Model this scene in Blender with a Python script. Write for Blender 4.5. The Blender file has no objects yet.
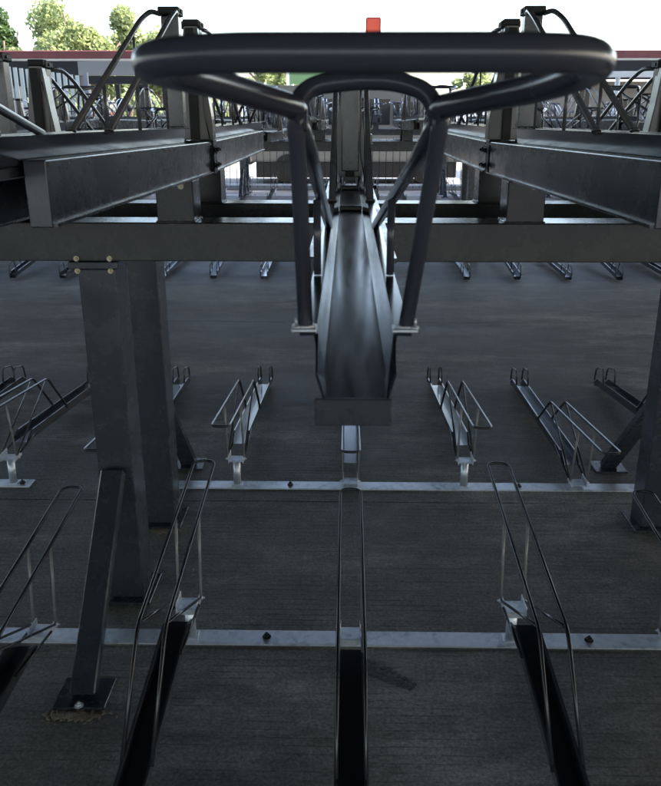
import bpy, bmesh, math, random
from mathutils import Vector, Matrix
S = bpy.context.scene
R = math.radians
C = S.collection
# ------------------------------------------------------------------ camera
cam = bpy.data.cameras.new('camera'); camo = bpy.data.objects.new('camera', cam); C.objects.link(camo)
S.camera = camo
PITCH = math.atan(280/810); YAW = math.atan(15*math.cos(PITCH)/810)
camo.location = (0, 0, 1.6)
camo.rotation_euler = (math.pi/2 - PITCH, 0, YAW)
cam.sensor_fit = 'VERTICAL'; cam.sensor_height = 36; cam.sensor_width = 36
cam.lens = 36*810/786
cam.shift_x = -2.5/786
cam.clip_start = .02; cam.clip_end = 3000
cam.dof.use_dof = True; cam.dof.focus_distance = 2.6; cam.dof.aperture_fstop = 19
# ------------------------------------------------------------------ world, sun, exposure
W = bpy.data.worlds.new('World'); S.world = W; W.use_nodes = True
SUN_EL, SUN_AZ = 50, 88          # azimuth from +Y clockwise: beyond the racks, to the right
nt = W.node_tree; nt.nodes.clear()
o_ = nt.nodes.new('ShaderNodeOutputWorld'); b_ = nt.nodes.new('ShaderNodeBackground'); s_ = nt.nodes.new('ShaderNodeTexSky')
s_.sky_type = 'NISHITA'; s_.sun_disc = False; s_.sun_elevation = R(SUN_EL); s_.sun_rotation = R(SUN_AZ)
s_.air_density = 1.0; s_.dust_density = 3.0; s_.ozone_density = 1.0
b_.inputs['Strength'].default_value = .15
nt.links.new(s_.outputs[0], b_.inputs[0]); nt.links.new(b_.outputs[0], o_.inputs[0])
sl = bpy.data.lights.new('sun', 'SUN'); sl.energy = 3.2; sl.angle = R(.5); sl.color = (1, .95, .88)
so = bpy.data.objects.new('sun', sl); C.objects.link(so)
sd = Vector((math.sin(R(SUN_AZ))*math.cos(R(SUN_EL)), math.cos(R(SUN_AZ))*math.cos(R(SUN_EL)), math.sin(R(SUN_EL))))
so.rotation_euler = sd.to_track_quat('Z', 'Y').to_euler()
S.view_settings.view_transform = 'Standard'; S.view_settings.look = 'None'
S.view_settings.exposure = 2.9; S.view_settings.gamma = 1
S.view_settings.use_curve_mapping = False
random.seed(4)
# ------------------------------------------------------------------ materials
def nodes(name):
    m = bpy.data.materials.new(name); m.use_nodes = True
    t = m.node_tree; return m, t, t.nodes['Principled BSDF']
def N(t, kind, **kw):
    n = t.nodes.new(kind)
    for k, v in kw.items():
        if k.startswith('i_'): n.inputs[k[2:]].default_value = v
        else: setattr(n, k, v)
    return n
def ramp(t, fac, stops):
    r = t.nodes.new('ShaderNodeValToRGB'); t.links.new(fac, r.inputs[0])
    e = r.color_ramp.elements
    while len(e) > 1: e.remove(e[-1])
    e[0].position = stops[0][0]; e[0].color = (*stops[0][1], 1)
    for p, c in stops[1:]:
        k = e.new(p); k.color = (*c, 1)
    return r.outputs[0]
def coord(t, kind='Object', scale=(1, 1, 1)):
    tc = t.nodes.new('ShaderNodeTexCoord'); mp = t.nodes.new('ShaderNodeMapping'); mp.inputs['Scale'].default_value = scale
    t.links.new(tc.outputs[kind], mp.inputs[0]); return mp.outputs[0]
def noise(t, vec, scale, detail=5, rough=.6):
    n = N(t, 'ShaderNodeTexNoise'); n.inputs['Scale'].default_value = scale; n.inputs['Detail'].default_value = detail
    n.inputs['Roughness'].default_value = rough
    t.links.new(vec, n.inputs['Vector']); return n.outputs[0]
def bump(t, p, h, strength, dist=.002):
    b = t.nodes.new('ShaderNodeBump'); b.inputs['Strength'].default_value = strength; b.inputs['Distance'].default_value = dist
    t.links.new(h, b.inputs['Height']); t.links.new(b.outputs[0], p.inputs['Normal'])
def g3(v): return (v, v, v)
def paint(name, base, r0, r1, metal=0., dust=None, streak=(1, 1, 1), coat=0., bmp=.02, chips=True, spec=.5):
    m, t, p = nodes(name); v = coord(t, 'Object', streak)
    n1 = noise(t, v, 9, 6, .65); n2 = noise(t, v, 70, 3, .6)
    d = dust or tuple(min(1, c*1.9+.01) for c in base)
    c = ramp(t, n1, [(.3, base), (.68, tuple(x*1.1 for x in base)), (1., d)])
    if chips:
        vo = N(t, 'ShaderNodeTexNoise'); vo.inputs['Scale'].default_value = 38; vo.inputs['Detail'].default_value = 8; vo.inputs['Roughness'].default_value = .8
        t.links.new(coord(t), vo.inputs['Vector'])
        cf = ramp(t, vo.outputs[0], [(.69, g3(0)), (.72, g3(1))])
        sc = noise(t, coord(t, 'Object', (3, 1, 14)), 22, 3, .55)
        sf = ramp(t, sc, [(.70, g3(0)), (.74, g3(.6))])
        mxx = N(t, 'ShaderNodeMath', operation='MAXIMUM'); t.links.new(cf, mxx.inputs[0]); t.links.new(sf, mxx.inputs[1])
        cm = N(t, 'ShaderNodeMix', data_type='RGBA'); cm.inputs['B'].default_value = (.13, .125, .12, 1)
        t.links.new(mxx.outputs[0], cm.inputs['Factor']); t.links.new(c, cm.inputs['A']); c = cm.outputs['Result']
    t.links.new(c, p.inputs['Base Color'])
    mix = N(t, 'ShaderNodeMath', operation='ADD'); t.links.new(n1, mix.inputs[0])
    ml = N(t, 'ShaderNodeMath', operation='MULTIPLY'); t.links.new(n2, ml.inputs[0]); ml.inputs[1].default_value = .3
    t.links.new(ml.outputs[0], mix.inputs[1])
    rr = ramp(t, mix.outputs[0], [(.35, g3(r0)), (.95, g3(r1))])
    t.links.new(rr, p.inputs['Roughness']); p.inputs['Metallic'].default_value = metal; p.inputs['Specular IOR Level'].default_value = spec
    bump(t, p, n2, bmp, .0005)
    if coat: p.inputs['Coat Weight'].default_value = coat; p.inputs['Coat Roughness'].default_value = .2
    return m
M = {}
M['paint'] = paint('charcoal_paint', (.033, .039, .050), .16, .36, dust=(.053, .058, .068), spec=.85)
M['paint_warm_lit'] = paint('warm_lit_paint', (.050, .051, .050), .17, .36, dust=(.066, .064, .06))  # lighter copy of the charcoal paint, warm reflected light put into the colour
M['tray'] = paint('tray_paint', (.040, .043, .050), .14, .25, dust=(.06, .062, .066), streak=(3, .6, 3))
M['tube'] = paint('veiled_tube_paint', (.050, .055, .075), .18, .3, dust=(.058, .062, .082), bmp=0, chips=False)  # same dark paint raised and blued: lens veil put into the colour
M['uppertray'] = paint('upper_tray_paint', (.012, .015, .023), .10, .24, dust=(.03, .034, .042), streak=(5, .5, 5), spec=.5)
M['guardtube'] = paint('guard_tube_paint', (.11, .115, .125), .2, .32, dust=(.14, .145, .155), bmp=0, chips=False)
M['zinctube'] = paint('zinc_plated_tube', (.42, .46, .54), .25, .4, metal=.85, dust=(.5, .53, .6), bmp=0, chips=False)
M['blacktube'] = paint('black_tube_paint', (.018, .019, .022), .18, .3, dust=(.022, .022, .026), bmp=0, chips=False)
M['rubber'] = paint('black_plastic', (.015, .015, .016), .5, .7)
M['bolt'] = paint('zinc_bolt', (.52, .47, .33), .3, .5, metal=.9, dust=(.35, .33, .28))
M['postgrey'] = paint('post_grey_paint', (.20, .20, .195), .18, .32, dust=(.25, .24, .21))
def galv():
    m, t, p = nodes('galvanised_steel'); v = coord(t)
    vo = N(t, 'ShaderNodeTexVoronoi'); vo.inputs['Scale'].default_value = 55; t.links.new(v, vo.inputs['Vector'])
    n = noise(t, v, 6, 6, .7)
    a = N(t, 'ShaderNodeMath', operation='MULTIPLY'); t.links.new(vo.outputs['Color'], a.inputs[0]); a.inputs[1].default_value = .25
    b = N(t, 'ShaderNodeMath', operation='ADD'); t.links.new(a.outputs[0], b.inputs[0]); t.links.new(n, b.inputs[1])
    t.links.new(ramp(t, b.outputs[0], [(.35, (.45, .48, .53)), (.6, (.78, .82, .88)), (.85, (.88, .92, .97))]), p.inputs['Base Color'])
    t.links.new(ramp(t, b.outputs[0], [(.3, g3(.6)), (.9, g3(.42))]), p.inputs['Roughness'])
    p.inputs['Metallic'].default_value = .9; bump(t, p, n, .1, .001); return m
M['galv'] = galv()
def simple(name, c, rough=.6, metal=0., sc=4., var=.25, bmp=.0):
    m, t, p = nodes(name); v = coord(t); n = noise(t, v, sc, 6, .6)
    t.links.new(ramp(t, n, [(.25, tuple(x*(1-var) for x in c)), (.75, tuple(min(1, x*(1+var)) for x in c))]), p.inputs['Base Color'])
    p.inputs['Roughness'].default_value = rough; p.inputs['Metallic'].default_value = metal
    if bmp: bump(t, p, n, bmp, .01)
    return m
M['roofred'] = simple('dull_red_roof_trim', (.17, .045, .05), .5)
M['fascia'] = simple('dark_fascia', (.010, .011, .016), .6)
M['wallbeige'] = simple('beige_render', (.27, .25, .215), .8, sc=2, var=.1)
M['wallwhite'] = simple('white_render', (.75, .74, .71), .8, sc=1.5, var=.08)
M['panelgrey'] = simple('pale_grey_panel', (.28, .285, .30), .5, sc=2, var=.08)
M['slat'] = simple('white_slat_paint', (.62, .66, .60), .5, var=.08)
M['cream'] = simple('shaded_cream_van_paint', (.24, .23, .20), .3, sc=1.2, var=.05)  # cream body colour darkened to stand in for deep shade
M['red'] = simple('red_plastic', (.55, .03, .02), .3, var=.1)
M['orange'] = simple('orange_red_sheet', (.42, .05, .02), .5, var=.1)
M['green'] = simple('sign_green', (.12, .22, .09), .5, var=.1)
M['white'] = simple('white_paint', (.8, .8, .8), .5, var=.05)
M['leaf'] = None
M['skin'] = simple('skin', (.45, .27, .2), .5, var=.05)
M['hairgrey'] = simple('grey_hair', (.45, .43, .41), .7, sc=40)
M['hairblack'] = simple('black_hair', (.015, .013, .012), .5, sc=40)
M['clothorange'] = simple('orange_cloth', (.65, .16, .05), .9, sc=12)
M['clothdark'] = simple('dark_cloth', (.04, .045, .06), .9, sc=12)
M['clothgrey'] = simple('grey_cloth', (.2, .2, .22), .9, sc=12)
M['bark'] = simple('bark', (.12, .09, .06), .9, sc=8, bmp=.6)
M['asphalt'] = simple('asphalt', (.19, .19, .19), .85, sc=3, var=.15, bmp=.3)
M['roofunder'] = simple('canopy_sheet_paint', (.06, .062, .068), .5, sc=1, var=.1)
M['steelbeam'] = simple('canopy_beam_paint', (.12, .12, .125), .5)
M['tyre'] = simple('tyre_rubber', (.02, .02, .02), .85)
M['rim'] = simple('grey_rim', (.35, .35, .36), .35, metal=.7)
M['dust'] = simple('pale_mortar', (.30, .25, .19), .95, sc=40, var=.3, bmp=.5)
M['print'] = simple('damp_dust_print', (.075, .072, .068), .6, sc=60)
def glass():
    m, t, p = nodes('dark_glass'); p.inputs['Base Color'].default_value = (.02, .025, .03, 1); p.inputs['Roughness'].default_value = .06
    return m
M['glass'] = glass()
def leafm(name, a, b):
    m, t, p = nodes(name)
    oi = N(t, 'ShaderNodeNewGeometry'); 
    n = noise(t, coord(t), .9, 4, .6)
    ad = N(t, 'ShaderNodeMath', operation='ADD'); t.links.new(oi.outputs['Random Per Island'], ad.inputs[0]); t.links.new(n, ad.inputs[1])
    t.links.new(ramp(t, ad.outputs[0], [(.5, a), (1.3, b)]), p.inputs['Base Color'])
    p.inputs['Roughness'].default_value = .6
    p.inputs['Subsurface Weight'].default_value = 0
    tr = N(t, 'ShaderNodeBsdfTranslucent'); tr.inputs['Color'].default_value = (*[x*1.5 for x in b], 1)
    mx = N(t, 'ShaderNodeMixShader'); mx.inputs[0].default_value = .45
    t.links.new(p.outputs[0], mx.inputs[1]); t.links.new(tr.outputs[0], mx.inputs[2])
    t.links.new(mx.outputs[0], t.nodes['Material Output'].inputs['Surface']); return m
M['leafA'] = leafm('leaf_yellow_green', (.11, .15, .05), (.19, .22, .09))
M['leafB'] = leafm('leaf_dark_green', (.03, .06, .02), (.06, .10, .03))
def concrete():
    m, t, p = nodes('concrete_slab')
    v = coord(t); vs = coord(t, 'Object', (.35, 1, 1)); vv = coord(t, 'Object', (.25, 22, 1))
    big = noise(t, vs, .9, 7, .62); mid = noise(t, vs, 4, 9, .74); fine = noise(t, v, 160, 4, .7); gr = noise(t, v, 26, 6, .75)
    a = N(t, 'ShaderNodeMath', operation='MULTIPLY'); t.links.new(mid, a.inputs[0]); a.inputs[1].default_value = .6
    b = N(t, 'ShaderNodeMath', operation='ADD'); t.links.new(big, b.inputs[0]); t.links.new(a.outputs[0], b.inputs[1])
    c1 = ramp(t, b.outputs[0], [(.60, (.12, .108, .092)), (.70, (.19, .175, .155)), (.80, (.22, .205, .186)), (.92, (.40, .38, .35))])
    # dirt patches
    dn = noise(t, vs, 2.2, 8, .75)
    df = ramp(t, dn, [(.56, g3(0)), (.7, g3(1))])
    mx = N(t, 'ShaderNodeMix', data_type='RGBA'); mx.inputs['B'].default_value = (.07, .055, .042, 1)
    mf = N(t, 'ShaderNodeMath', operation='MULTIPLY'); t.links.new(df, mf.inputs[0]); mf.inputs[1].default_value = .7
    t.links.new(mf.outputs[0], mx.inputs['Factor']); t.links.new(c1, mx.inputs['A'])
    # grooves from brooming, broken by noise
    line = noise(t, vv, 2.0, 3, .6)
    lf = ramp(t, line, [(.385, g3(1)), (.43, g3(0))])
    # distort wave for regular grooves
    wv = N(t, 'ShaderNodeTexWave', wave_type='BANDS', bands_direction='Y', wave_profile='SAW'); wv.inputs['Scale'].default_value = 10.5
    wv.inputs['Distortion'].default_value = .9; wv.inputs['Detail'].default_value = 3; wv.inputs['Detail Scale'].default_value = 1.2
    t.links.new(coord(t, 'Object', (.5, 1, 1)), wv.inputs['Vector'])
    wf = ramp(t, wv.outputs['Fac'], [(.0, g3(1)), (.08, g3(1)), (.16, g3(0))])
    brk = ramp(t, noise(t, coord(t, 'Object', (1.2, 3, 1)), 3, 5, .7), [(.46, g3(0)), (.60, g3(1))])
    wm = N(t, 'ShaderNodeMath', operation='MULTIPLY'); t.links.new(wf, wm.inputs[0]); t.links.new(brk, wm.inputs[1])
    mxl = N(t, 'ShaderNodeMath', operation='MAXIMUM'); t.links.new(wm.outputs[0], mxl.inputs[0])
    l5 = N(t, 'ShaderNodeMath', operation='MULTIPLY'); t.links.new(lf, l5.inputs[0]); l5.inputs[1].default_value = .15
    t.links.new(l5.outputs[0], mxl.inputs[1])
    dk = N(t, 'ShaderNodeMix', data_type='RGBA', blend_type='MULTIPLY'); dk.inputs['B'].default_value = (.55, .54, .53, 1)
    t.links.new(mxl.outputs[0], dk.inputs['Factor']); t.links.new(mx.outputs['Result'], dk.inputs['A'])
    sp = ramp(t, gr, [(.3, g3(.8)), (.7, g3(1.12))])
    m2 = N(t, 'ShaderNodeMix', data_type='RGBA', blend_type='MULTIPLY'); m2.inputs['Factor'].default_value = 1
    t.links.new(dk.outputs['Result'], m2.inputs['A']); t.links.new(sp, m2.inputs['B'])
    # aggregate speckle and soft isotropic blotches
    sp2 = ramp(t, noise(t, v, 95, 5, .8), [(.36, g3(.55)), (.5, g3(1)), (.66, g3(1.55))])
    bl = ramp(t, noise(t, coord(t, 'Object', (.7, 1, 1)), 1.7, 9, .78), [(.36, g3(.68)), (.52, g3(1)), (.64, g3(1.45))])
    m3 = N(t, 'ShaderNodeMix', data_type='RGBA', blend_type='MULTIPLY'); m3.inputs['Factor'].default_value = 1
    t.links.new(m2.outputs['Result'], m3.inputs['A']); t.links.new(sp2, m3.inputs['B'])
    m4 = N(t, 'ShaderNodeMix', data_type='RGBA', blend_type='MULTIPLY'); m4.inputs['Factor'].default_value = 1
    t.links.new(m3.outputs['Result'], m4.inputs['A']); t.links.new(bl, m4.inputs['B'])
    t.links.new(m4.outputs['Result'], p.inputs['Base Color'])
    t.links.new(ramp(t, b.outputs[0], [(.52, g3(.5)), (.95, g3(.75))]), p.inputs['Roughness'])
    h = N(t, 'ShaderNodeMath', operation='SUBTRACT'); t.links.new(gr, h.inputs[0]); t.links.new(mxl.outputs[0], h.inputs[1])
    h2 = N(t, 'ShaderNodeMath', operation='ADD'); t.links.new(h.outputs[0], h2.inputs[0])
    f2 = N(t, 'ShaderNodeMath', operation='MULTIPLY'); t.links.new(fine, f2.inputs[0]); f2.inputs[1].default_value = .3
    t.links.new(f2.outputs[0], h2.inputs[1]); bump(t, p, h2.outputs[0], .5, .004); return m
M['concrete'] = concrete()
M['field'] = simple('paved_ground', (.15, .155, .16), .95, sc=.8, var=.25)
# ------------------------------------------------------------------ mesh helpers
def link(name, bm, mat, parent=None, loc=None):
    me = bpy.data.meshes.new(name); bm.to_mesh(me); bm.free()
    me.materials.append(M[mat] if isinstance(mat, str) else mat)
    o = bpy.data.objects.new(name, me); C.objects.link(o)
    if parent: o.parent = parent
    if loc: o.location = loc
    return o
def box(bm, x0, x1, y0, y1, z0, z1, bev=.0, rot=None, at=(0, 0, 0), seg=1):
    vs = [bm.verts.new(v) for v in ((x0, y0, z0), (x1, y0, z0), (x1, y1, z0), (x0, y1, z0), (x0, y0, z1), (x1, y0, z1), (x1, y1, z1), (x0, y1, z1))]
    fs = [bm.faces.new([vs[i] for i in f]) for f in ((3, 2, 1, 0), (4, 5, 6, 7), (0, 1, 5, 4), (1, 2, 6, 5), (2, 3, 7, 6), (3, 0, 4, 7))]
    if bev:
        es = list({e for f in fs for e in f.edges})
        r = bmesh.ops.bevel(bm, geom=es, offset=bev, segments=seg, affect='EDGES', profile=.5)
        vs = list({v for f in r['faces'] for v in f.verts} | {v for f in fs if f.is_valid for v in f.verts})
    if rot or at != (0, 0, 0):
        mt = Matrix.Translation(at) @ (rot.to_4x4() if rot else Matrix())
        for v in vs: v.co = mt @ v.co
    return vs
def BX(*a, **k):
    bm = bmesh.new(); box(bm, *a, **k); return bm
def fillet(pts, r, n=5):
    pts = [Vector(p) for p in pts]; out = [pts[0]]
    for i in range(1, len(pts)-1):
        a, b, c = pts[i-1], pts[i], pts[i+1]; d1 = a-b; d2 = c-b
        rr = min(r, d1.length*.48, d2.length*.48)
        p0 = b+d1.normalized()*rr; p1 = b+d2.normalized()*rr
        for k in range(n+1):
            t = k/n; out.append((1-t)**2*p0+2*t*(1-t)*b+t*t*p1)
    out.append(pts[-1]); return out
def tube(bm, pts, rad, r=.02, n=12, seg=5, closed=False):
    P = fillet(pts, r, seg) if r else [Vector(p) for p in pts]
    if closed: P = [Vector(p) for p in pts]
    T = []
    for i in range(len(P)):
        if closed: d = P[(i+1) % len(P)]-P[i-1]
        else: d = P[min(i+1, len(P)-1)]-P[max(i-1, 0)]
        T.append(d.normalized())
    up = Vector((0, 0, 1)) if abs(T[0].z) < .9 else Vector((1, 0, 0))
    u = T[0].cross(up).normalized(); rings = []
    for i, p in enumerate(P):
        if i:
            q = T[i-1].rotation_difference(T[i]); u = (q @ u).normalized()
        v = T[i].cross(u)
        rings.append([bm.verts.new(p+(u*math.cos(2*math.pi*k/n)+v*math.sin(2*math.pi*k/n))*rad) for k in range(n)])
    m = len(rings)
    for i in range(m if closed else m-1):
        a, b = rings[i], rings[(i+1) % m]
        for k in range(n):
            f = bm.faces.new((a[k], b[k], b[(k+1) % n], a[(k+1) % n])); f.smooth = True
    if not closed:
        bm.faces.new(rings[0]); bm.faces.new(rings[-1][::-1])
def TB(*a, **k):
    bm = bmesh.new(); tube(bm, *a, **k); return bm
def cyl(bm, p0, p1, rad, n=16): tube(bm, [p0, p1], rad, r=0, n=n)
def channel(bm, prof, th):
    """loft an open section along y; prof = list of (y, [(x,z)...]); gives thickness th by solid offset"""
    m = len(prof[0][1]); L = []
    for (y, sec) in prof:
        s = [Vector((x, 0, z)) for x, z in sec]; nr = []
        for i in range(m):
            a = s[max(i-1, 0)]; b = s[min(i+1, m-1)]; d1 = (s[i]-a); d2 = (b-s[i])
            def nn(d): d = d.normalized() if d.length > 0 else Vector((0, 0, 0)); return Vector((d.z, 0, -d.x))
            q = nn(d1)+nn(d2); q = q.normalized()
            nr.append(q)
        top = [bm.verts.new((s[i].x, y, s[i].z)) for i in range(m)]
        bot = [bm.verts.new((s[i].x+nr[i].x*th, y, s[i].z+nr[i].z*th)) for i in range(m)]
        L.append((top, bot))
    for j in range(len(L)-1):
        (t0, b0), (t1, b1) = L[j], L[j+1]
        for i in range(m-1):
            bm.faces.new((t0[i], t1[i], t1[i+1], t0[i+1])); bm.faces.new((b0[i+1], b1[i+1], b1[i], b0[i]))
        bm.faces.new((t0[0], b0[0], b1[0], t1[0])); bm.faces.new((t0[-1], t1[-1], b1[-1], b0[-1]))
    for k, (t, b) in ((0, L[0]), (1, L[-1])):
        for i in range(m-1):
            f = (t[i], t[i+1], b[i+1], b[i]); bm.faces.new(f if k == 0 else f[::-1])
    bmesh.ops.recalc_face_normals(bm, faces=bm.faces)
def hexbolt(bm, c, axis, r=.009, h=.007):
    c = Vector(c); a = Vector(axis)
    tube(bm, [c, c+a*.0015], r*1.5, r=0, n=14); tube(bm, [c, c+a*h], r, r=0, n=6); tube(bm, [c+a*h, c+a*(h+.006)], r*.5, r=0, n=8)
def props(o, label, cat, group=None, kind=None):
    if label:
        assert len(label.split()) <= 16, label
        o['label'] = label
    if cat: o['category'] = cat
    if group: o['group'] = group
    if kind: o['kind'] = kind
    return o
def thing(name, label, cat, loc=(0, 0, 0), rz=0, group=None):
    o = bpy.data.objects.new(name, None); C.objects.link(o); o.location = loc; o.rotation_euler = (0, 0, rz)
    o.empty_display_size = .1
    return props(o, label, cat, group)
def dup(root, loc, rz, label, group=None, skip=()):
    def rec(o, par):
        c = o.copy(); C.objects.link(c); c.parent = par
        for ch in list(kids.get(o.name, ())):
            if ch.name.split('.')[0] in skip: continue
            rec(ch, c)
        return c
    kids = {}
    def walk(o):
        kids[o.name] = list(o.children)
        for ch in o.children: walk(ch)
    walk(root)
    r = rec(root, None); r.location = loc; r.rotation_euler = (0, 0, rz); r['label'] = label
    if group: r['group'] = group
    return r
def struct(name, bm, mat): return props(link(name, bm, mat), None, None, kind='structure')
# ------------------------------------------------------------------ setting
def sheet(x0, x1, y0, y1, z, nx=1, ny=1):
    bm = bmesh.new(); g = [[bm.verts.new((x0+(x1-x0)*i/nx, y0+(y1-y0)*j/ny, z)) for i in range(nx+1)] for j in range(ny+1)]
    for j in range(ny):
        for i in range(nx): bm.faces.new((g[j][i], g[j][i+1], g[j+1][i+1], g[j+1][i]))
    return bm
struct('ground', sheet(-900, 900, -900, 900, -.012), 'field')
struct('road', sheet(-120, 120, 18.34, 29, -.006), 'asphalt')
# concrete slabs of the parking area with open joints between them
bm = bmesh.new()
ys = [-14, -9, -5, -1.6, .8, 3.18, 6.39, 9.6, 12.8, 16.0, 18.15]
for a, b in zip(ys[:-1], ys[1:]): box(bm, -32, 32, a+.004, b-.004, -.2, 0)
struct('pavement', bm, 'concrete')
# kerb between concrete and road
struct('kerb', BX(-30, 30, 18.18, 18.33, -.1, .12, bev=.01), 'panelgrey')
# ------------------------------------------------------------------ unseen canopies, sized and placed to darken the ground and racks
def canopy(label, y0, y1, h, xs):
    yc, hy = (y0+y1)/2, (y1-y0)/2
    t = thing('unseen_shade_canopy', label, 'canopy', (0, yc, 0))
    link('roof_sheet', BX(-22, 22, -hy, hy, h+.12, h+.18), 'roofunder', t)
    n = max(3, round(2*hy/1.8))
    for i in range(n+1):
        y = -hy+.05+i*(2*hy-.1)/n; link('purlin', BX(-22, 22, y-.04, y+.04, h+.02, h+.118), 'steelbeam', t)
    for x in xs:
        for y in (-hy+1, hy-1): link('canopy_column', BX(x-.1, x+.1, y-.1, y+.1, 0, h-.16, bev=.006), 'steelbeam', t)
        link('main_beam', BX(x-.08, x+.08, -hy+.1, hy-.1, h-.158, h+.018), 'steelbeam', t)
canopy('unseen wide flat canopy sized to shade the near rack and the camera', -16, 10.1, 3.5, (-19, -9.5, 9.5, 19))
canopy('unseen higher flat canopy added to shade the far rack across the aisle', 10.3, 19.2, 5.4, (-19, -11, 11, 19))  # out of view, added to keep sun off the far ground
# ------------------------------------------------------------------ rack frame
YC = 2.75; PX = .512
def frame(name, label, x0, x1, yc, cols, X0, ks_near, ks_far, loc_hi, loc_lo, detail=True):
    t = thing(name, label, 'rack frame', ((x0+x1)/2, yc, 0))
    ox, oy = t.location.x, t.location.y
    for s in (-1, 1):
        a, b = (-.34, -.208) if s < 0 else (.20, .32)
        link('cross_beam', BX(x0-ox, x1-ox, a, b, 1.18, 1.295, bev=.004, seg=2), 'paint_warm_lit', t)
        for cx in cols:
            c = cx-ox
            col = link('column', BX(c-.056, c+.058, a, b, .012, 1.158, bev=.005, seg=2), 'paint', t)
            link('base_plate', BX(c-.085, c+.085, a-.03, b+.03, 0, .0115, bev=.002), 'paint', col)
            link('top_plate', BX(c-.080, c+.068, a-.012, b+.012, 1.159, 1.1795, bev=.002), 'paint', col)
            yy = (a-.012) if s < 0 else (b+.012)
            for q in (-.056, .044):
                for z in (1.151, 1.188):
                    y2 = yy if z < 1.16 else yy-s*.012
                    if z < 1.16: y2 = (a if s < 0 else b)
                    bm = bmesh.new(); hexbolt(bm, (c+q, y2, z), (0, s, 0), r=.0055, h=.010); link('bolt', bm, 'bolt', col)
            # raking brace, flat tube down to its own foot plate
            bm = bmesh.new()
            yo = a if s < 0 else b; yf = yo + s*.475
            d = Vector((0, yf-yo, -.49)); L = d.length; an = math.atan2(d.y, .49)
            rot = Matrix.Rotation(an, 3, 'X')
            box(bm, -.037, .037, -.018, .018, -L, .0, bev=.004, rot=rot, at=(c, yo+s*.02, .50))
            br = link('brace', bm, 'paint', t)
            fp = link('foot_plate', BX(c-.075, c+.075, yf-.06+s*.01, yf+.07+s*.01, 0, .008, bev=.002), 'paint', br)
            bm = bmesh.new(); hexbolt(bm, (c, yf+s*.062, .008), (0, 0, 1), r=.009); link('anchor_bolt', bm, 'galv', fp)
    # stubs, slide rails
    for side, ks in ((-1, ks_near), (1, ks_far)):
        for k in ks:
            x = X0+k*PX-ox; hi = k % 2 != 0; z0 = 1.415 if hi else 1.297
            if hi:
                a, b = (-.337, -.223) if side < 0 else (.203, .317)
                st = link('support_block', BX(x-.055, x+.055, a, b, 1.2955, z0-.001, bev=.003, seg=2), 'paint_warm_lit', t)
                if detail:
                    bm = bmesh.new(); rw = random.Random(k*7+side); pw = []
                    cs = [(x-.056, a-.001), (x+.056, a-.001), (x+.056, b+.001), (x-.056, b+.001)]
                    for q in range(4):
                        p0, p1 = cs[q], cs[(q+1) % 4]
                        for u in range(20): pw.append((p0[0]+(p1[0]-p0[0])*u/20+rw.uniform(-.0012, .0012), p0[1]+(p1[1]-p0[1])*u/20+rw.uniform(-.0012, .0012), 1.2962+rw.uniform(-.001, .0016)))
                    tube(bm, pw, .0032, r=0, n=6, closed=True); link('weld_bead', bm, 'paint_warm_lit', st)
                    bm = bmesh.new(); hexbolt(bm, (x+.02, a if side < 0 else b, z0-.016), (0, side, 0), r=.006, h=.004); link('bolt', bm, 'bolt', st)
            for s in (-1, 1):
                bm = bmesh.new(); xi, xo = x+s*.030, x+s*.064
                xa, xb = min(xi, xo), max(xi, xo)
                ya, yb = (-1.53, -.035) if side < 0 else (.035, 1.68)
                box(bm, xa, xb, ya, yb, z0, z0+.098, bev=.002, seg=2)
                # rolled lower lip of the rail
                l0 = xo; box(bm, min(l0, l0+s*.007), max(l0, l0+s*.007), ya+.004, yb, z0+.001, z0+.006)
                box(bm, min(l0, l0+s*.004), max(l0, l0+s*.004), ya+.004, yb, z0+.088, z0+.0955)
                if side < 0 and k != 0:
                    for v in bm.verts: v.co.z += max(0, -v.co.y-.1)*.0155
                link('slide_rail', bm, 'paint', t)
    for k in sorted(set(ks_near) & set(ks_far)):
        x = X0+k*PX-ox; hi = k % 2 != 0; z0 = 1.415 if hi else 1.297
        for s in (-1, 1):
            bm = bmesh.new(); xo = x+s*.064
            box(bm, x+s*.047-.02, x+s*.047+.026*(1 if s > 0 else .77), -.034, .034, z0-.004, z0+.104, bev=.003)
            j = link('rail_joint', bm, 'rubber', t)
            for yy in (-.024, .024):
                for z in (z0+.025, z0+.072):
                    bm = bmesh.new(); hexbolt(bm, (x+s*.074, yy, z), (s, 0, 0), r=.0085, h=.008); link('bolt', bm, 'blacktube', j)
    return t
cols1 = [-2.76, -.755, 1.25, 3.255]
frame('bicycle_rack_frame', 'near two tier rack frame of dark posts, twin cross beams and slide rails', -3.6, 3.9, YC, cols1, .007,
      range(-3, 4), range(-4, 5), 0, 0)
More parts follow.
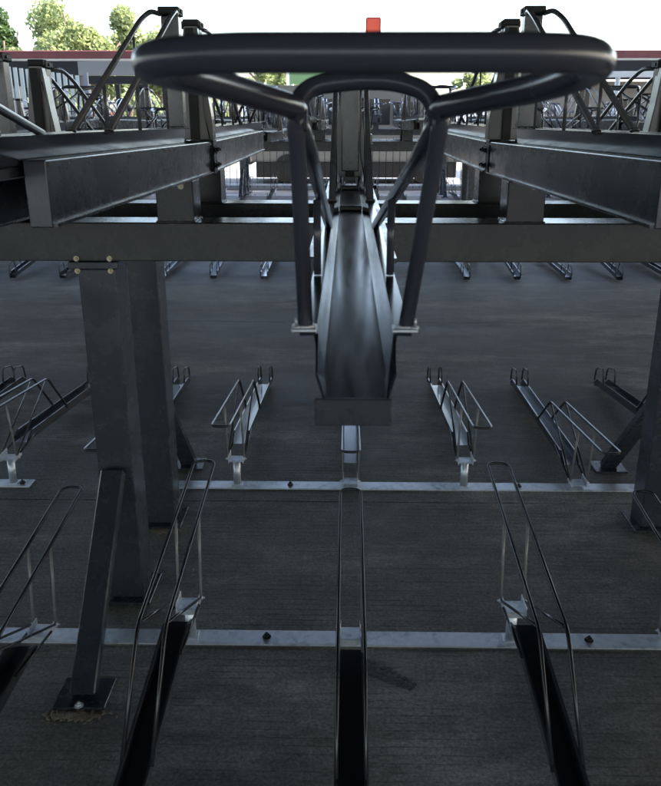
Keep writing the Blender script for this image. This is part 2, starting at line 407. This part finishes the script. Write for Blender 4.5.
# ------------------------------------------------------------------ upper tray
# local axes: y runs from the rack centre out to the entrance, z = 0 at the rail's underside
def make_upper(name='upper_bike_tray'):
    t = thing(name, '', 'bike tray')
    secs = []
    def sec(w, zf, zt, lip): return [(-lip, zt), (-w-.006, zt), (-w, zf), (w, zf), (w+.006, zt), (lip, zt)]
    bm = bmesh.new()
    channel(bm, [(.34, sec(.025, .101, .141, .043)), (1.40, sec(.025, .101, .141, .043)), (2.132, sec(.0255, .101, .139, .044)),
                 ], .0022)
    channel(bm, [(2.1325, sec(.0235, .101, .139, .0315)), (2.182, sec(.0225, .101, .122, .0295))], .0022)
    tr = link('tray', bm, 'uppertray', t)
    # cross ribs in the tray bed and its end plate
    for y in (.42, .93): link('cross_rib', BX(-.0245, .0245, y, y+.02, .1015, .112, bev=.002), 'tube', tr)
    link('end_plate', BX(-.0265, .0305, 2.183, 2.1865, .082, .1035, bev=.001), 'paint', tr)
    link('under_channel', BX(-.0205, .0205, .3, 2.180, .080, .0975, bev=.002), 'paint', tr)
    # wheel guard hoop
    for s in (-1, 1):
        bm = TB([(s*.037, 1.15, .14), (s*.037, .50, .415), (s*.033, .40, .444), (s*.024, .335, .444)], .0068, r=.06, n=10)
        tube(bm, [(s*.037, 1.152, .1405), (s*.037, 1.15, .1445)], .0095, r=0, n=10)
        link('guard_tube', bm, 'guardtube', t)
        link('guard_strut', TB([(s*.0372, .90, .140), (s*.0372, .90, .247)], .0042, r=0, n=8), 'guardtube', t)
        link('guard_strut', TB([(s*.0372, .60, .140), (s*.0372, .60, .374)], .0035, r=0, n=8), 'guardtube', t)
    # rear post with clamp
    bm = BX(-.025, .025, .275, .32, .1425, .442, bev=.003, seg=2)
    ps = link('rear_post', bm, 'paint', t)
    bm = BX(-.030, .030, .262, .333, .4425, .464, bev=.003); box(bm, -.034, .034, .285, .31, .449, .458)
    link('clamp', bm, 'rubber', ps)
    # pull handle: wide loop, arch and legs
    J1 = Vector((.043, 2.187, .307)); J2 = Vector((-.055, 2.187, .307))
    loop = [J1+Vector((-.002, -.004, -.004)), J1, (.082, 2.29, .319), (.096, 2.345, .3225), (.093, 2.382, .3243), (.060, 2.404, .3255),
            (-.060, 2.404, .3255), (-.094, 2.386, .326), (-.108, 2.35, .3235), (-.098, 2.295, .3165), J2, J2+Vector((.002, -.004, -.004))]
    bm = bmesh.new(); tube(bm, loop, .0079, r=.026, n=20, seg=8)
    h = link('pull_handle', bm, 'tube', t)
    bm = TB([(.041, 2.181, .292), (.0405, 2.177, .312), (.030, 2.172, .3205), (.0, 2.169, .324), (-.026, 2.172, .323), (-.047, 2.177, .316), (-.0545, 2.181, .296)], .0064, r=.018, n=16, seg=7)
    link('handle_arch', bm, 'tube', h)
    for s, J, fx in ((1, J1, .040), (-1, J2, -.040)):
        bm = TB([J+Vector((0, .002, .004)), J+Vector((-s*.002, -.018, -.035)), (fx, 2.121, .1415)], .0060, r=.03, n=16)
        lg = link('handle_leg', bm, 'tube', h)
        bm = bmesh.new(); rw = random.Random(5)
        tube(bm, [(fx+.0066*math.cos(q*.35)+rw.uniform(-.0004, .0004), 2.121+.0066*math.sin(q*.35)+rw.uniform(-.0004, .0004), .1427) for q in range(18)], .0014, r=0, n=6, closed=True)
        link('weld_bead', bm, 'galv', lg)
        bm = bmesh.new()
        tube(bm, [(J.x-s*.003+.0, J.y-.002+.0085*math.cos(q*.35)+rw.uniform(-.0004, .0004), J.z-.002+.0085*math.sin(q*.35)+rw.uniform(-.0004, .0004)) for q in range(18)], .0016, r=0, n=6, closed=True)
        link('weld_bead', bm, 'tube', lg)
        bm = BX(fx-.009, fx+.011, 2.112, 2.131, .1392, .1422, bev=.0008); hexbolt(bm, (fx+s*.007, 2.127, .142), (0, 0, 1), r=.0022, h=.002)
        link('foot_tab', bm, 'galv', lg)
        bm = TB([J+Vector((-s*.001, -.003, -.004)), J+Vector((-s*.008, -.05, -.03)), (s*.035, 1.511, .1415)], .0062, r=.04, n=14)
        link('stay_tube', bm, 'tube', h)
        # upright between stay and tray lip
        f = (2.137-1.88)/(2.137-1.511); zt = .277+(.1415-.277)*f
        link('stay_upright', TB([(s*.0385, 1.893, .1405), (s*.0385, 1.893, .1405+(.277-.1415)*(1-f)*.98)], .0042, r=0, n=10), 'tube', h)
    return t
def make_post(name='spring_post'):
    t = thing(name, '', 'rack post')
    bm = bmesh.new()
    # tapering cover, wide at the foot
    pr = [(.100, .058), (.17, .056), (.33, .034), (.446, .022)]
    rings = []
    for z, w in pr: rings.append([bm.verts.new(v) for v in ((-w, -.03, z), (w, -.03, z), (w, .03, z), (-w, .03, z))])
    for a, b in zip(rings[:-1], rings[1:]):
        for i in range(4): bm.faces.new((a[i], a[(i+1) % 4], b[(i+1) % 4], b[i]))
    bm.faces.new(rings[0][::-1]); bm.faces.new(rings[-1])
    bmesh.ops.bevel(bm, geom=list(bm.edges), offset=.003, segments=2, affect='EDGES')
    link('tapered_cover', bm, 'postgrey', t)
    bm = BX(-.014, .014, -.048, -.032, .101, .44, bev=.002); link('gas_spring', bm, 'rubber', t)
    bm = BX(-.026, .026, -.02, .02, .448, .468, bev=.003); box(bm, -.033, -.026, -.008, .008, .44, .463, bev=.002); link('clamp', bm, 'rubber', t)
    link('cable', TB([(.022, -.04, .40), (.040, -.045, .30), (.030, -.04, .2), (.048, -.036, .104)], .0016, r=.05, n=6), 'blacktube', t)
    return t
PI = math.pi
ORD = {13: 'thirteenth', 1: 'first', 2: 'second', 3: 'third', 4: 'fourth', 5: 'fifth', 6: 'sixth', 7: 'seventh', 8: 'eighth', 9: 'ninth', 10: 'tenth', 11: 'eleventh', 12: 'twelfth'}
def pos(k, what='the centre one'):
    if k == 0: return 'in the middle of its row'
    return '%s to the %s of %s' % (ORD[abs(k)], 'left' if k < 0 else 'right', what)
up0 = make_upper(); sp0 = make_post()
used = {'u': False, 's': False, 'l': False}
def place(proto, key, loc, rz, label, group, skip=()):
    if not used[key] and not skip:
        used[key] = True; proto.location = loc; proto.rotation_euler = (0, 0, rz); proto['label'] = label; proto['group'] = group; return proto
    return dup(proto, loc, rz, label, group, skip)
place(up0, 'u', (.007, YC, 1.297), PI, 'dark upper bike tray pulled toward the camera, wide looped handle in the centre foreground', 'upper trays of the near rack')
def uppers(X0, yc, near, far, where, group, sgroup, push=.06, skip=()):
    for side, ks in ((0, near), (1, far)):
        for k in ks:
            if side == 0 and k == 0 and yc == YC: continue
            hi = k % 2 != 0; z = 1.415 if hi else 1.297
            x = X0+k*PX; dy = push if side == 0 else -push-.12
            lab = '%s upper tray, %s %s side, %s' % ('higher' if hi else 'lower', where, 'camera' if side == 0 else 'back', pos(k, 'middle'))
            o = place(up0, 'u', (x, yc+dy, z), PI if side == 0 else 0, lab, group, skip)
            if side == 0: o.rotation_euler = (R(.5), 0, PI)
            if yc != YC:
                for ch in o.children:
                    if ch.name.startswith('guard'): ch.material_slots[0].link = 'OBJECT'; ch.material_slots[0].material = M['zinctube']
    for k in far:
        hi = k % 2 != 0; z = 1.415 if hi else 1.297
        lab = 'tapered grey post with clamp, %s, %s' % (where, pos(k, 'middle'))
        place(sp0, 's', (X0+k*PX, yc+.09, z), 0, lab, sgroup)
uppers(.007, YC, range(-2, 3), range(-4, 5), 'near rack', 'upper trays of the near rack', 'grey posts on the near rack')
# ------------------------------------------------------------------ lower wheel holder
# local: y from ground rail out to the entrance; z = 0 ground; built low, dz lifts it onto a post
def make_lower(dz, name='lower_wheel_tray'):
    t = thing(name, '', 'bike tray')
    e = .006
    if dz: 
        bm = bmesh.new(); cyl(bm, (0, 0, e), (0, 0, .02+dz), .0165, 18); box(bm, -.024, .024, -.022, .022, e, e+.006, bev=.001)
        link('support_post', bm, 'galv', t)
    bm = bmesh.new()
    z = .022+dz
    box(bm, -.030, .030, -.028, .035, z, z+.004, bev=.001)
    box(bm, -.030, .030, .0355, .039, z-.016, z+.004, bev=.001)
    box(bm, -.0335, -.0303, -.03, .05, z-.006, z+.028, bev=.001); box(bm, .0303, .0335, -.03, .05, z-.006, z+.028, bev=.001)
    br = link('bracket', bm, 'galv', t)
    for q in (-1, 1):
        bm = bmesh.new(); hexbolt(bm, (q*.034, -.016, z+.012), (q, 0, 0), r=.006); link('bolt', bm, 'galv', br)
    # channel bed
    bm = bmesh.new()
    def sec(zf, zt): return [(-.037, zt), (-.031, zt), (-.029, zf), (.029, zf), (.031, zt), (.037, zt)]
    zf = lambda y: .025+(.03+dz*.85)*(1-(y-.2)/1.22)
    channel(bm, [(.13, sec(zf(.13), zf(.13)+.010)), (.20, sec(zf(.20), zf(.20)+.045)), (.8, sec(zf(.8), zf(.8)+.045)), (1.36, sec(zf(1.36), zf(1.36)+.045)), (1.43, sec(.012, .03))], .002)
    link('channel', bm, 'tray', t)
    # hoop: from channel side over the knee and along to the rounded tip
    zt = .34+dz; w = .036
    kn = (.45, .255+dz); ft = (.68, zf(.68)+.03)
    pts = [(-w, ft[0], ft[1]), (-w, kn[0], kn[1]), (-w, -.40, zt), (w, -.40, zt), (w, kn[0], kn[1]), (w, ft[0], ft[1])]
    link('wheel_hoop', TB(pts, .0056, r=.034, n=10, seg=6), 'blacktube', t)
    zm = kn[1]+(zt-kn[1])*(kn[0]+.05)/(kn[0]+.40)
    for s in (-1, 1):
        link('upright_rod', TB([(s*w, -.012, z+.02), (s*w, -.05, zm)], .0048, r=0, n=8), 'postgrey', t)
        link('diagonal_rod', TB([(s*w, -.005, z+.018), (s*w, kn[0]-.02, kn[1]-.004)], .0042, r=0, n=8), 'blacktube', t)
        link('side_rod', TB([(s*w, .03, z+.016), (s*w*.97, .30, zf(.3)+.03)], .0042, r=0, n=8), 'blacktube', t)
        a, b = zf(1.24)+.04, zf(1.40)+.035
        link('entrance_loop', TB([(s*.034, 1.25, a), (s*.034, 1.27, a+.085), (s*.034, 1.405, b+.07), (s*.034, 1.42, b-.01)], .0045, r=.03, n=10), 'blacktube', t)
    return t
lo_l = make_lower(0); lo_h = make_lower(.105)
first = {0: True, 1: True}
def lower(x, y, rz, k, lab, group):
    hi = abs(k) % 2; p = lo_h if hi else lo_l
    if first[hi]:
        first[hi] = False; p.location = (x, y, 0); p.rotation_euler = (0, 0, rz); p['label'] = lab; p['group'] = group; return p
    return dup(p, (x, y, 0), rz, lab, group)
def hl(k): return 'raised on post' if k % 2 else 'low on rail'
hs = hl
for k in range(-2, 3):
    lower(.017+k*PX+(.035 if k == -2 else 0), 2.205, PI, k, 'ground tray in nearest row, %s, %s' % (hl(k), pos(k, 'centre')), 'ground trays of the near rack')
for k in range(-4, 5):
    lower(.02+k*PX, 3.335, 0, k, 'ground tray in second row, %s, %s' % (hl(k), pos(k, 'centre')), 'ground trays of the near rack')
# ground rails
def rail(y, x0, x1, label, bolts):
    t = thing('ground_rail', label, 'ground rail', ((x0+x1)/2, y, 0), 0, 'galvanised ground rails')
    ox = (x0+x1)/2
    bm = BX(x0-ox, x1-ox, -.036, .036, .0005, .0058, bev=.0012)
    box(bm, x0-ox, x1-ox, -.0385, -.0362, -.0, .0062)
    link('flat_bar', bm, 'galv', t)
    for b in bolts:
        bm = bmesh.new(); hexbolt(bm, (b-ox, 0, .0058), (0, 0, 1), r=.0095, h=.009); link('anchor_bolt', bm, 'blacktube', t)
rail(2.205, -3.4, 3.6, 'galvanised flat rail bolted to concrete across the front of the floor', (-2.3, -1.28, -.252, .78, 1.8))
rail(3.335, -.97, 3.6, 'galvanised flat rail on concrete behind the pair of posts', (-.252, .78, 1.8))
rail(3.335, -3.6, -1.43, 'short end of galvanised rail at the left edge behind the nearest row', (-1.475, -2.5))
# ------------------------------------------------------------------ second rack
Y2 = 10.12; X2 = .18
kn2 = range(-9, 11)
frame('bicycle_rack_frame', 'far two tier rack frame of dark posts and beams across the aisle', -5.6, 6.4, Y2, [-4.7, -2.65, -.58, 1.47, 3.52, 5.57], X2, kn2, kn2, 0, 0, detail=False)
uppers(X2, Y2, kn2, kn2, 'far rack', 'upper trays of the far rack', 'grey posts on the far rack', push=.12)
for k in kn2:
    lower(X2+k*PX, Y2-.565, PI, k, 'far rack ground tray, camera side, %s, %s' % (hs(k), pos(k, 'middle')), 'ground trays of the far rack')
    lower(X2+k*PX, Y2+.565, 0, k, 'far rack ground tray, back side, %s, %s' % (hs(k), pos(k, 'middle')), 'ground trays of the far rack')
rail(Y2-.565, -5.6, 6.4, 'galvanised rail under the far rack, camera side', [x*1.024-4.5 for x in range(10)])
rail(Y2+.565, -5.6, 6.4, 'galvanised rail under the far rack, back side', [x*1.024-4.5 for x in range(10)])
# ------------------------------------------------------------------ third rack, single sided, against the fence
Y3 = 17.45; X3 = .05; kn3 = range(-12, 14)
frame('bicycle_rack_frame', 'rearmost two tier rack frame standing against the picket railing', -6.8, 7.4, Y3, [-6.3, -4.2, -2.15, -.1, 1.95, 4.0, 6.05], X3, kn3, (), 0, 0, detail=False)
uppers(X3, Y3, kn3, (), 'rearmost rack', 'upper trays of the rearmost rack', '', push=.12, skip=('under_channel', 'cross_rib'))
for k in kn3:
    lower(X3+k*PX, Y3-.4, PI, k, 'rearmost rack ground tray, %s, %s' % (hs(k), pos(k, 'middle')), 'ground trays of the rearmost rack')
rail(Y3-.4, -6.8, 7.4, 'galvanised rail under the rearmost rack, before the railing', [x*1.024-6 for x in range(12)])
# ------------------------------------------------------------------ marks on the floor
bm = bmesh.new(); rnd = random.Random(3)
import math as _m
cx, cy, an = .122, 2.035, R(-36)
for i in range(11):
    u = -.095+i*.019
    wd = .029*(1-abs(u/.15)**3)*(0.82 if u > .02 else 1)
    for j in (-1, 0, 1):
        a0 = R(20*(1 if i % 2 else -1)); rot = Matrix.Rotation(an+PI/2+a0*.5, 3, 'Z') if False else Matrix.Rotation(an, 3, 'Z')
        if rnd.random() < .12: continue
        p = rot @ Vector((u, j*wd*.78+rnd.uniform(-.002, .002), 0))
        box(bm, -.0065, .0065, -wd*.30, wd*.30, .0004, .0011, rot=Matrix.Rotation(an+a0, 3, 'Z'), at=(cx+p.x, cy+p.y, 0))
props(link('footprint', bm, 'print'), 'dark ribbed shoe print on the concrete beside the centre tray', 'footprint')
def blob(name, label, cx, cy, rx, ry, h, seed):
    bm = bmesh.new(); rn = random.Random(seed)
    for i in range(480):
        a = rn.uniform(0, 6.283); q = abs(rn.gauss(0, .45)); 
        x = cx+rx*q*math.cos(a); y = cy+ry*q*math.sin(a); sz = rn.uniform(.0015, .0085)*(1.15-min(q, 1)*.6)
        bmesh.ops.create_icosphere(bm, subdivisions=1, radius=sz, matrix=Matrix.Translation((x, y, sz*.15)) @ Matrix.Rotation(rn.uniform(0, 3), 4, 'Z') @ Matrix.Diagonal((1.5, 1, .45, 1)))
    props(link(name, bm, 'dust'), label, 'mortar', kind='stuff')
blob('mortar_patch', 'crumbly pale mortar spilled round the foot of the left raking brace', -.765, 1.842, .115, .032, .008, 2)
blob('mortar_patch', 'crumbly pale mortar at the base of the rear left post', -.73, 2.905, .075, .022, .006, 5)
# loose grit on the floor
bm = bmesh.new()
for i in range(900):
    x = rnd.gauss(.85, .5) if i % 3 else rnd.uniform(-1.6, 1.8); y = rnd.uniform(1.5, 3.9); s = rnd.uniform(.0012, .0035)
    bmesh.ops.create_icosphere(bm, subdivisions=0+1, radius=s, matrix=Matrix.Translation((x, y, s*.5)) @ Matrix.Rotation(rnd.random()*3, 4, 'Z')) if i < 260 else None
props(link('grit', bm, 'concrete'), 'loose grit and crumbs scattered on the concrete floor', 'grit', kind='stuff')
# ------------------------------------------------------------------ background: fence, van, pavilions
t = thing('railing_fence', 'dark picket railing behind the far rack, in front of the cream van', 'fence', (1, 17.9, 0))
bm = bmesh.new(); n = 0
for x in [i*.145-7 for i in range(100)]: cyl(bm, (x, 0, .08), (x, 0, 1.12), .008, 6)
link('pickets', bm, 'blacktube', t)
for z in (.14, 1.06): link('fence_rail', BX(-7.2, 7.6, -.018, .018, z-.018, z+.018), 'galv', t)
for x in (-7.1, -4.2, -1.2, 1.7, 4.6, 7.5): link('fence_post', BX(x-.025, x+.025, -.025, .025, 0, 1.2, bev=.003), 'blacktube', t)
def van(x0, y0):
    t = thing('parked_van', 'cream van side-on behind the railing with red tail lamp at its left end', 'van', (x0+2.4, y0, 0))
    prof = [(-2.42, .48), (-2.45, 1.0), (-2.40, 1.75), (-2.28, 2.07), (-2.0, 2.14), (1.1, 2.14), (1.4, 2.06), (2.05, 1.30), (2.40, 1.12), (2.48, .8), (2.46, .48)]
    bm = bmesh.new(); rings = []
    for y, sc in ((-.86, .93), (-.90, 1), (.90, 1), (.86, .93)):
        ins = .04 if sc < 1 else 0
        rings.append([bm.verts.new((x*(1-ins*.5), y if True else 0, z-(ins if z > 1.9 else 0))) for x, z in prof])
    for a, b in zip(rings[:-1], rings[1:]):
        for i in range(len(prof)): bm.faces.new((a[i], a[(i+1) % len(prof)], b[(i+1) % len(prof)], b[i]))
    bm.faces.new(rings[0][::-1]); bm.faces.new(rings[-1]); bmesh.ops.recalc_face_normals(bm, faces=bm.faces)
    link('body', bm, 'cream', t); t.scale = (1.04, 1, 1.03)
    for x0_, x1_ in ((-2.15, -1.15), (-1.08, -.1), (-.03, .75), (.82, 1.42)):
        link('side_window', BX(x0_, x1_, -.912, -.895, 1.30, 1.86 if x1_ < 1 else 1.8, bev=.006), 'glass', t)
    for x in (-.97, 2.3): pass
    link('bumper', BX(-2.50, -2.40, -.85, .85, .42, .66, bev=.02), 'rubber', t)
    link('tail_lamp', BX(-2.47, -2.30, -.925, -.78, .86, 1.22, bev=.02), 'red', t)
    link('sill', BX(-2.3, 2.3, -.86, .86, .13, .485, bev=.02), 'rubber', t)
    for x in (-1.55, 1.6):
        for y in (-.80, .80):
            bm = bmesh.new(); cyl(bm, (x, y-.09, .33), (x, y+.09, .33), .33, 28); w = link('tyre', bm, 'tyre', t)
            bm = bmesh.new(); cyl(bm, (x, y-.095, .33), (x, y+.095, .33), .16, 20); link('rim', bm, 'fascia', w)
van(-2.2, 20.9)
def pavilion(label, x0, x1, y0, parts):
    t = thing('station_pavilion', label, 'pavilion', ((x0+x1)/2, y0, 0)); ox = (x0+x1)/2
    rf = link('roof', BX(x0-ox, x1-ox, 0, 5, 2.74, 2.80, bev=.01), 'wallwhite', t)
    link('roof_trim', BX(x0-ox-.02, x1-ox+.02, -.03, -.001, 2.78, 2.95, bev=.01), 'roofred', rf)
    for nm, a, b, ya, yb, z0, z1, mt in parts: link(nm, BX(a-ox, b-ox, ya, yb, z0, z1, bev=.004), mt, t)
    return t
L = [('platform', -14, -3.9, .0, 5, 0, .2, 'panelgrey'), ('fascia', -14, -6.25, .02, .1, 2.20, 2.73, 'fascia'), ('fascia_panel', -6.24, -3.95, .02, .1, 2.42, 2.73, 'panelgrey'),
     ('pillar', -6.25, -6.06, .12, .3, .2, 2.73, 'panelgrey'), ('window_head', -6.05, -3.95, .14, .24, 2.24, 2.415, 'fascia'), ('low_wall', -14, -3.95, 2.2, 2.35, .2, 1.25, 'wallbeige')]
for x in (-13.5, -11.6, -9.7, -7.9): L.append(('pillar', x, x+.16, .2, .36, .2, 2.195, 'panelgrey'))
for x in (-5.45, -5.0, -4.35, -4.0): L.append(('window_post', x, x+.10+(.22 if x == -5.0 else 0), .16, .26, .2, 2.235, 'fascia'))
pavilion('low pavilion with red roof edge and dark fascia at the left, beyond the racks', -14.1, -3.9, 20, L)
Rr = [('platform', 5.2, 15, .0, 5, 0, .2, 'panelgrey'), ('fascia', 5.3, 15, .02, .1, 2.33, 2.73, 'fascia'), ('wall', 4.6, 15, 1.2, 1.35, .2, 2.325, 'wallbeige'),
      ('pillar', 8.4, 8.6, .2, .4, .2, 2.32, 'panelgrey')]
pavilion('low pavilion with red roof edge and beige wall at the right, beyond the racks', 5.2, 15, 20, Rr)
# slatted screen at left
t = thing('slatted_screen', 'tall screen of white vertical slats standing beyond the far rack at left', 'screen', (-5.0, 14.0, 0))
bm = bmesh.new()
for i in range(13): box(bm, -.62+i*.1, -.56+i*.1, -.012, .012, .12, 2.32-.012*i, bev=.002)
link('slats', bm, 'slat', t)
for z in (.3, 1.3): link('screen_rail', BX(-.66, .72, .014, .04, z, z+.05), 'panelgrey', t)
link('screen_post', BX(-.72, -.665, -.02, .04, 0, 2.35), 'panelgrey', t); link('screen_post', BX(.725, .78, -.02, .04, 0, 2.22), 'panelgrey', t)
# white goal-shaped pole at right
t = thing('white_pole_frame', 'white post with a level top bar in front of the right pavilion', 'post', (5.62, 18.2, 0))
link('pole', TB([(0, 0, 0), (0, 0, 2.3)], .05, r=0, n=14), 'white', t); link('top_bar', BX(-.45, 1.6, -.04, .04, 2.302, 2.42, bev=.01), 'white', t)
# green sign with white frame
t = thing('green_sign', 'green sign panel with white border standing over the road, left of the centre', 'sign', (-1.05, 24, 0))
link('panel', BX(-.62, .62, 0, .04, 2.35, 3.2), 'green', t)
bm = BX(-.66, .66, -.03, -.002, 3.14, 3.24); box(bm, -.66, -.58, -.03, -.002, 2.3, 3.139); box(bm, -.1, .66, -.03, -.002, 2.75, 2.83)
link('border', bm, 'white', t)
for x in (-.5, .5): link('sign_post', TB([(x, .07, 0), (x, .07, 3.1)], .035, r=0), 'galv', t)
# orange board on a mast
t = thing('mast_sign', 'small orange-red board on a thin mast showing over the handle', 'sign', (.62, 22.2, 0))
link('mast', TB([(0, .05, 0), (0, .05, 3.7)], .035, r=0), 'paint', t); link('board', BX(-.19, .19, -.02, .018, 3.35, 3.86, bev=.05, seg=3), 'orange', t)
# white wall added as a bright fill for the gap between the pavilions
props(link('bright_fill_wall', BX(-3.7, 5.1, 30, 30.2, 0, 2.0), 'wallwhite'), 'white wall added as bright fill beyond the road, in the gap between the pavilions', 'wall')
# ------------------------------------------------------------------ trees
def tree(label, x, y, h, rx, rz, zc, n, leaf, mat, seed, name='leafy_tree', cone=False):
    t = thing(name, label, 'tree', (x, y, 0)); rn = random.Random(seed)
    bm = bmesh.new(); tube(bm, [(0, 0, 0), (.1, 0, zc*.5), (0, .1, zc)], .16 if h > 4 else .05, r=.3, n=9)
    for i in range(7):
        a = rn.uniform(0, 6.28); q = rn.uniform(.5, .85)
        tube(bm, [(0, 0, zc*.55+i*.08*zc/4), (rx*.4*math.cos(a), rx*.4*math.sin(a), zc), (rx*q*math.cos(a), rx*q*math.sin(a), zc+rn.uniform(-.2, .8)*rz)], .05, r=.3, n=6)
    link('trunk', bm, 'bark', t)
    cl = []
    for i in range(34):
        while True:
            v = Vector([rn.uniform(-1, 1) for _ in range(3)])
            if .3 < v.length < 1: break
        if cone: v.x *= (1-v.z)/2*.9+.12; v.y *= (1-v.z)/2*.9+.12
        cl.append((Vector((v.x*rx, v.y*rx, zc+v.z*rz)), rn.uniform(.22, .42)*min(rx, rz)))
    bm = bmesh.new()
    for i in range(n):
        c, r = rn.choice(cl); d = Vector([rn.gauss(0, 1) for _ in range(3)]).normalized()*r*rn.uniform(.45, 1.1)
        p = c+d; s = leaf*rn.uniform(.6, 1.3)
        a = Vector([rn.gauss(0, 1) for _ in range(3)]).normalized(); b = a.cross(Vector([rn.gauss(0, 1) for _ in range(3)])).normalized()
        vs = [bm.verts.new(p+a*s), bm.verts.new(p+b*s*.5), bm.verts.new(p-a*s), bm.verts.new(p-b*s*.5)]
        bm.faces.new(vs)
    link('crown', bm, mat, t)
tree('broad round yellow-green tree rising over the left pavilion roof', -13.5, 45, 7, 3.5, 2.3, 4.5, 20000, .14, 'leafA', 1)
tree('smaller pale tree just left of the rack\'s tall post', -10.3, 47, 5, 2.0, 1.5, 4.0, 6000, .13, 'leafA', 2)
tree('dark pointed evergreen at the left edge of the picture', -17.9, 45, 7, 1.5, 2.8, 3.8, 8000, .12, 'leafB', 3, 'evergreen_tree', cone=True)
tree('pale leafy tree overlapping the right side of the round tree', -11.6, 48, 5, 2.3, 1.6, 3.8, 9000, .15, 'leafA', 12)
tree('low spreading tree just above the red roof edge, beneath the round tree', -14.6, 43, 4, 3.2, .9, 3.5, 12000, .13, 'leafA', 15)
tree('low bushy tree filling the background left of the round tree', -16.4, 50, 4, 2.4, 1.3, 3.3, 6000, .14, 'leafA', 4)
tree('leafy tree low in the gap left of the green sign', -3.2, 40, 4, 2.2, 1.0, 2.7, 6000, .12, 'leafA', 5)
tree('leafy tree low behind the added white wall, right of the green sign', .6, 42, 4, 2.0, .7, 2.4, 4500, .12, 'leafA', 6)
tree('leafy tree low behind the added white wall near the right pavilion', 7.0, 44, 4, 2.0, 1.0, 2.5, 5000, .12, 'leafA', 7)
for i, (x, y) in enumerate(((-12.2, 28), (-9.2, 27.5), (-6.6, 28.2), (-4.6, 27.8))):
    tree('round garden bush behind the left pavilion, %s from the left' % ORD[i+1], x, y, 2, 1.3, 1.0, 1.2, 3500, .09, 'leafA', 20+i, 'garden_bush')
# ------------------------------------------------------------------ people
def person(label, x, y, z, rz, scale, top, legs, hair, arm=0):
    t = thing('person', label, 'person', (x, y, z), rz)
    J = [(0, 0, .95, .13), (0, 0, 1.12, .125), (0, .01, 1.32, .15), (0, .01, 1.46, .075), (0, 0, 1.53, .055), (0, -.01, 1.61, .085), (0, -.01, 1.69, .082), (0, 0, 1.735, .05),
         (.09, 0, .88, .095), (.10, -.01, .5, .062), (.10, .02, .09, .042), (.10, -.14, .035, .035),
         (-.09, 0, .88, .095), (-.11, .03, .5, .062), (-.11, .06, .09, .042), (-.11, -.10, .035, .035),
         (.18, .01, 1.42, .062), (.22, .02, 1.14, .045), (.22, -.08, .90, .032), (.22, -.12, .80, .03),
         (-.18, .01, 1.42, .062), (-.22, .02, 1.14, .045), (-.22, -.08, .90, .032), (-.22, -.12, .80, .03), (0, -.105, 1.635, .018)]
    Ed = [(0, 1), (1, 2), (2, 3), (3, 4), (4, 5), (5, 6), (6, 7), (0, 8), (8, 9), (9, 10), (10, 11), (0, 12), (12, 13), (13, 14), (14, 15),
          (2, 16), (16, 17), (17, 18), (18, 19), (2, 20), (20, 21), (21, 22), (22, 23), (5, 24)]
    def skin(name, idx, grow, mat, parent):
        mp = {i: n for n, i in enumerate(idx)}
        me = bpy.data.meshes.new(name); me.from_pydata([J[i][:3] for i in idx], [(mp[a], mp[b]) for a, b in Ed if a in mp and b in mp], [])
        o = bpy.data.objects.new(name, me); C.objects.link(o); o.parent = parent
        md = o.modifiers.new('skin', 'SKIN'); md.use_smooth_shade = True
        for n, i in enumerate(idx):
            me.skin_vertices[0].data[n].radius = (J[i][3]+grow, J[i][3]*.85+grow); me.skin_vertices[0].data[n].use_root = (n == 0)
        o.modifiers.new('sub', 'SUBSURF').levels = 2; o.modifiers['sub'].render_levels = 2
        me.materials.append(M[mat]); return o
    body = skin('body', list(range(25)), 0, 'skin', t)
    skin('shirt', [0, 1, 2, 3, 16, 17, 20, 21], .014, top, t)
    skin('trousers', [0, 8, 9, 10, 12, 13, 14], .016, legs, t)
    bm = bmesh.new(); bmesh.ops.create_uvsphere(bm, u_segments=16, v_segments=10, radius=.098, matrix=Matrix.Translation((0, .014, 1.70)) @ Matrix.Diagonal((.95, 1.05, .85, 1)))
    for f in bm.faces: f.smooth = True
    link('hair', bm, hair, t); t.scale = (scale,)*3
person('grey-haired person in orange top standing beyond the left end of the racks', -5.35, 18.7, .0, .5, 1.10, 'clothorange', 'clothdark', 'hairgrey')
person('dark-haired person in dark clothes standing right of the grey-haired one', -4.80, 18.75, .0, 2.6, 1.0, 'clothgrey', 'clothdark', 'hairblack')
# remove prototypes never placed
S.render.engine = 'CYCLES'
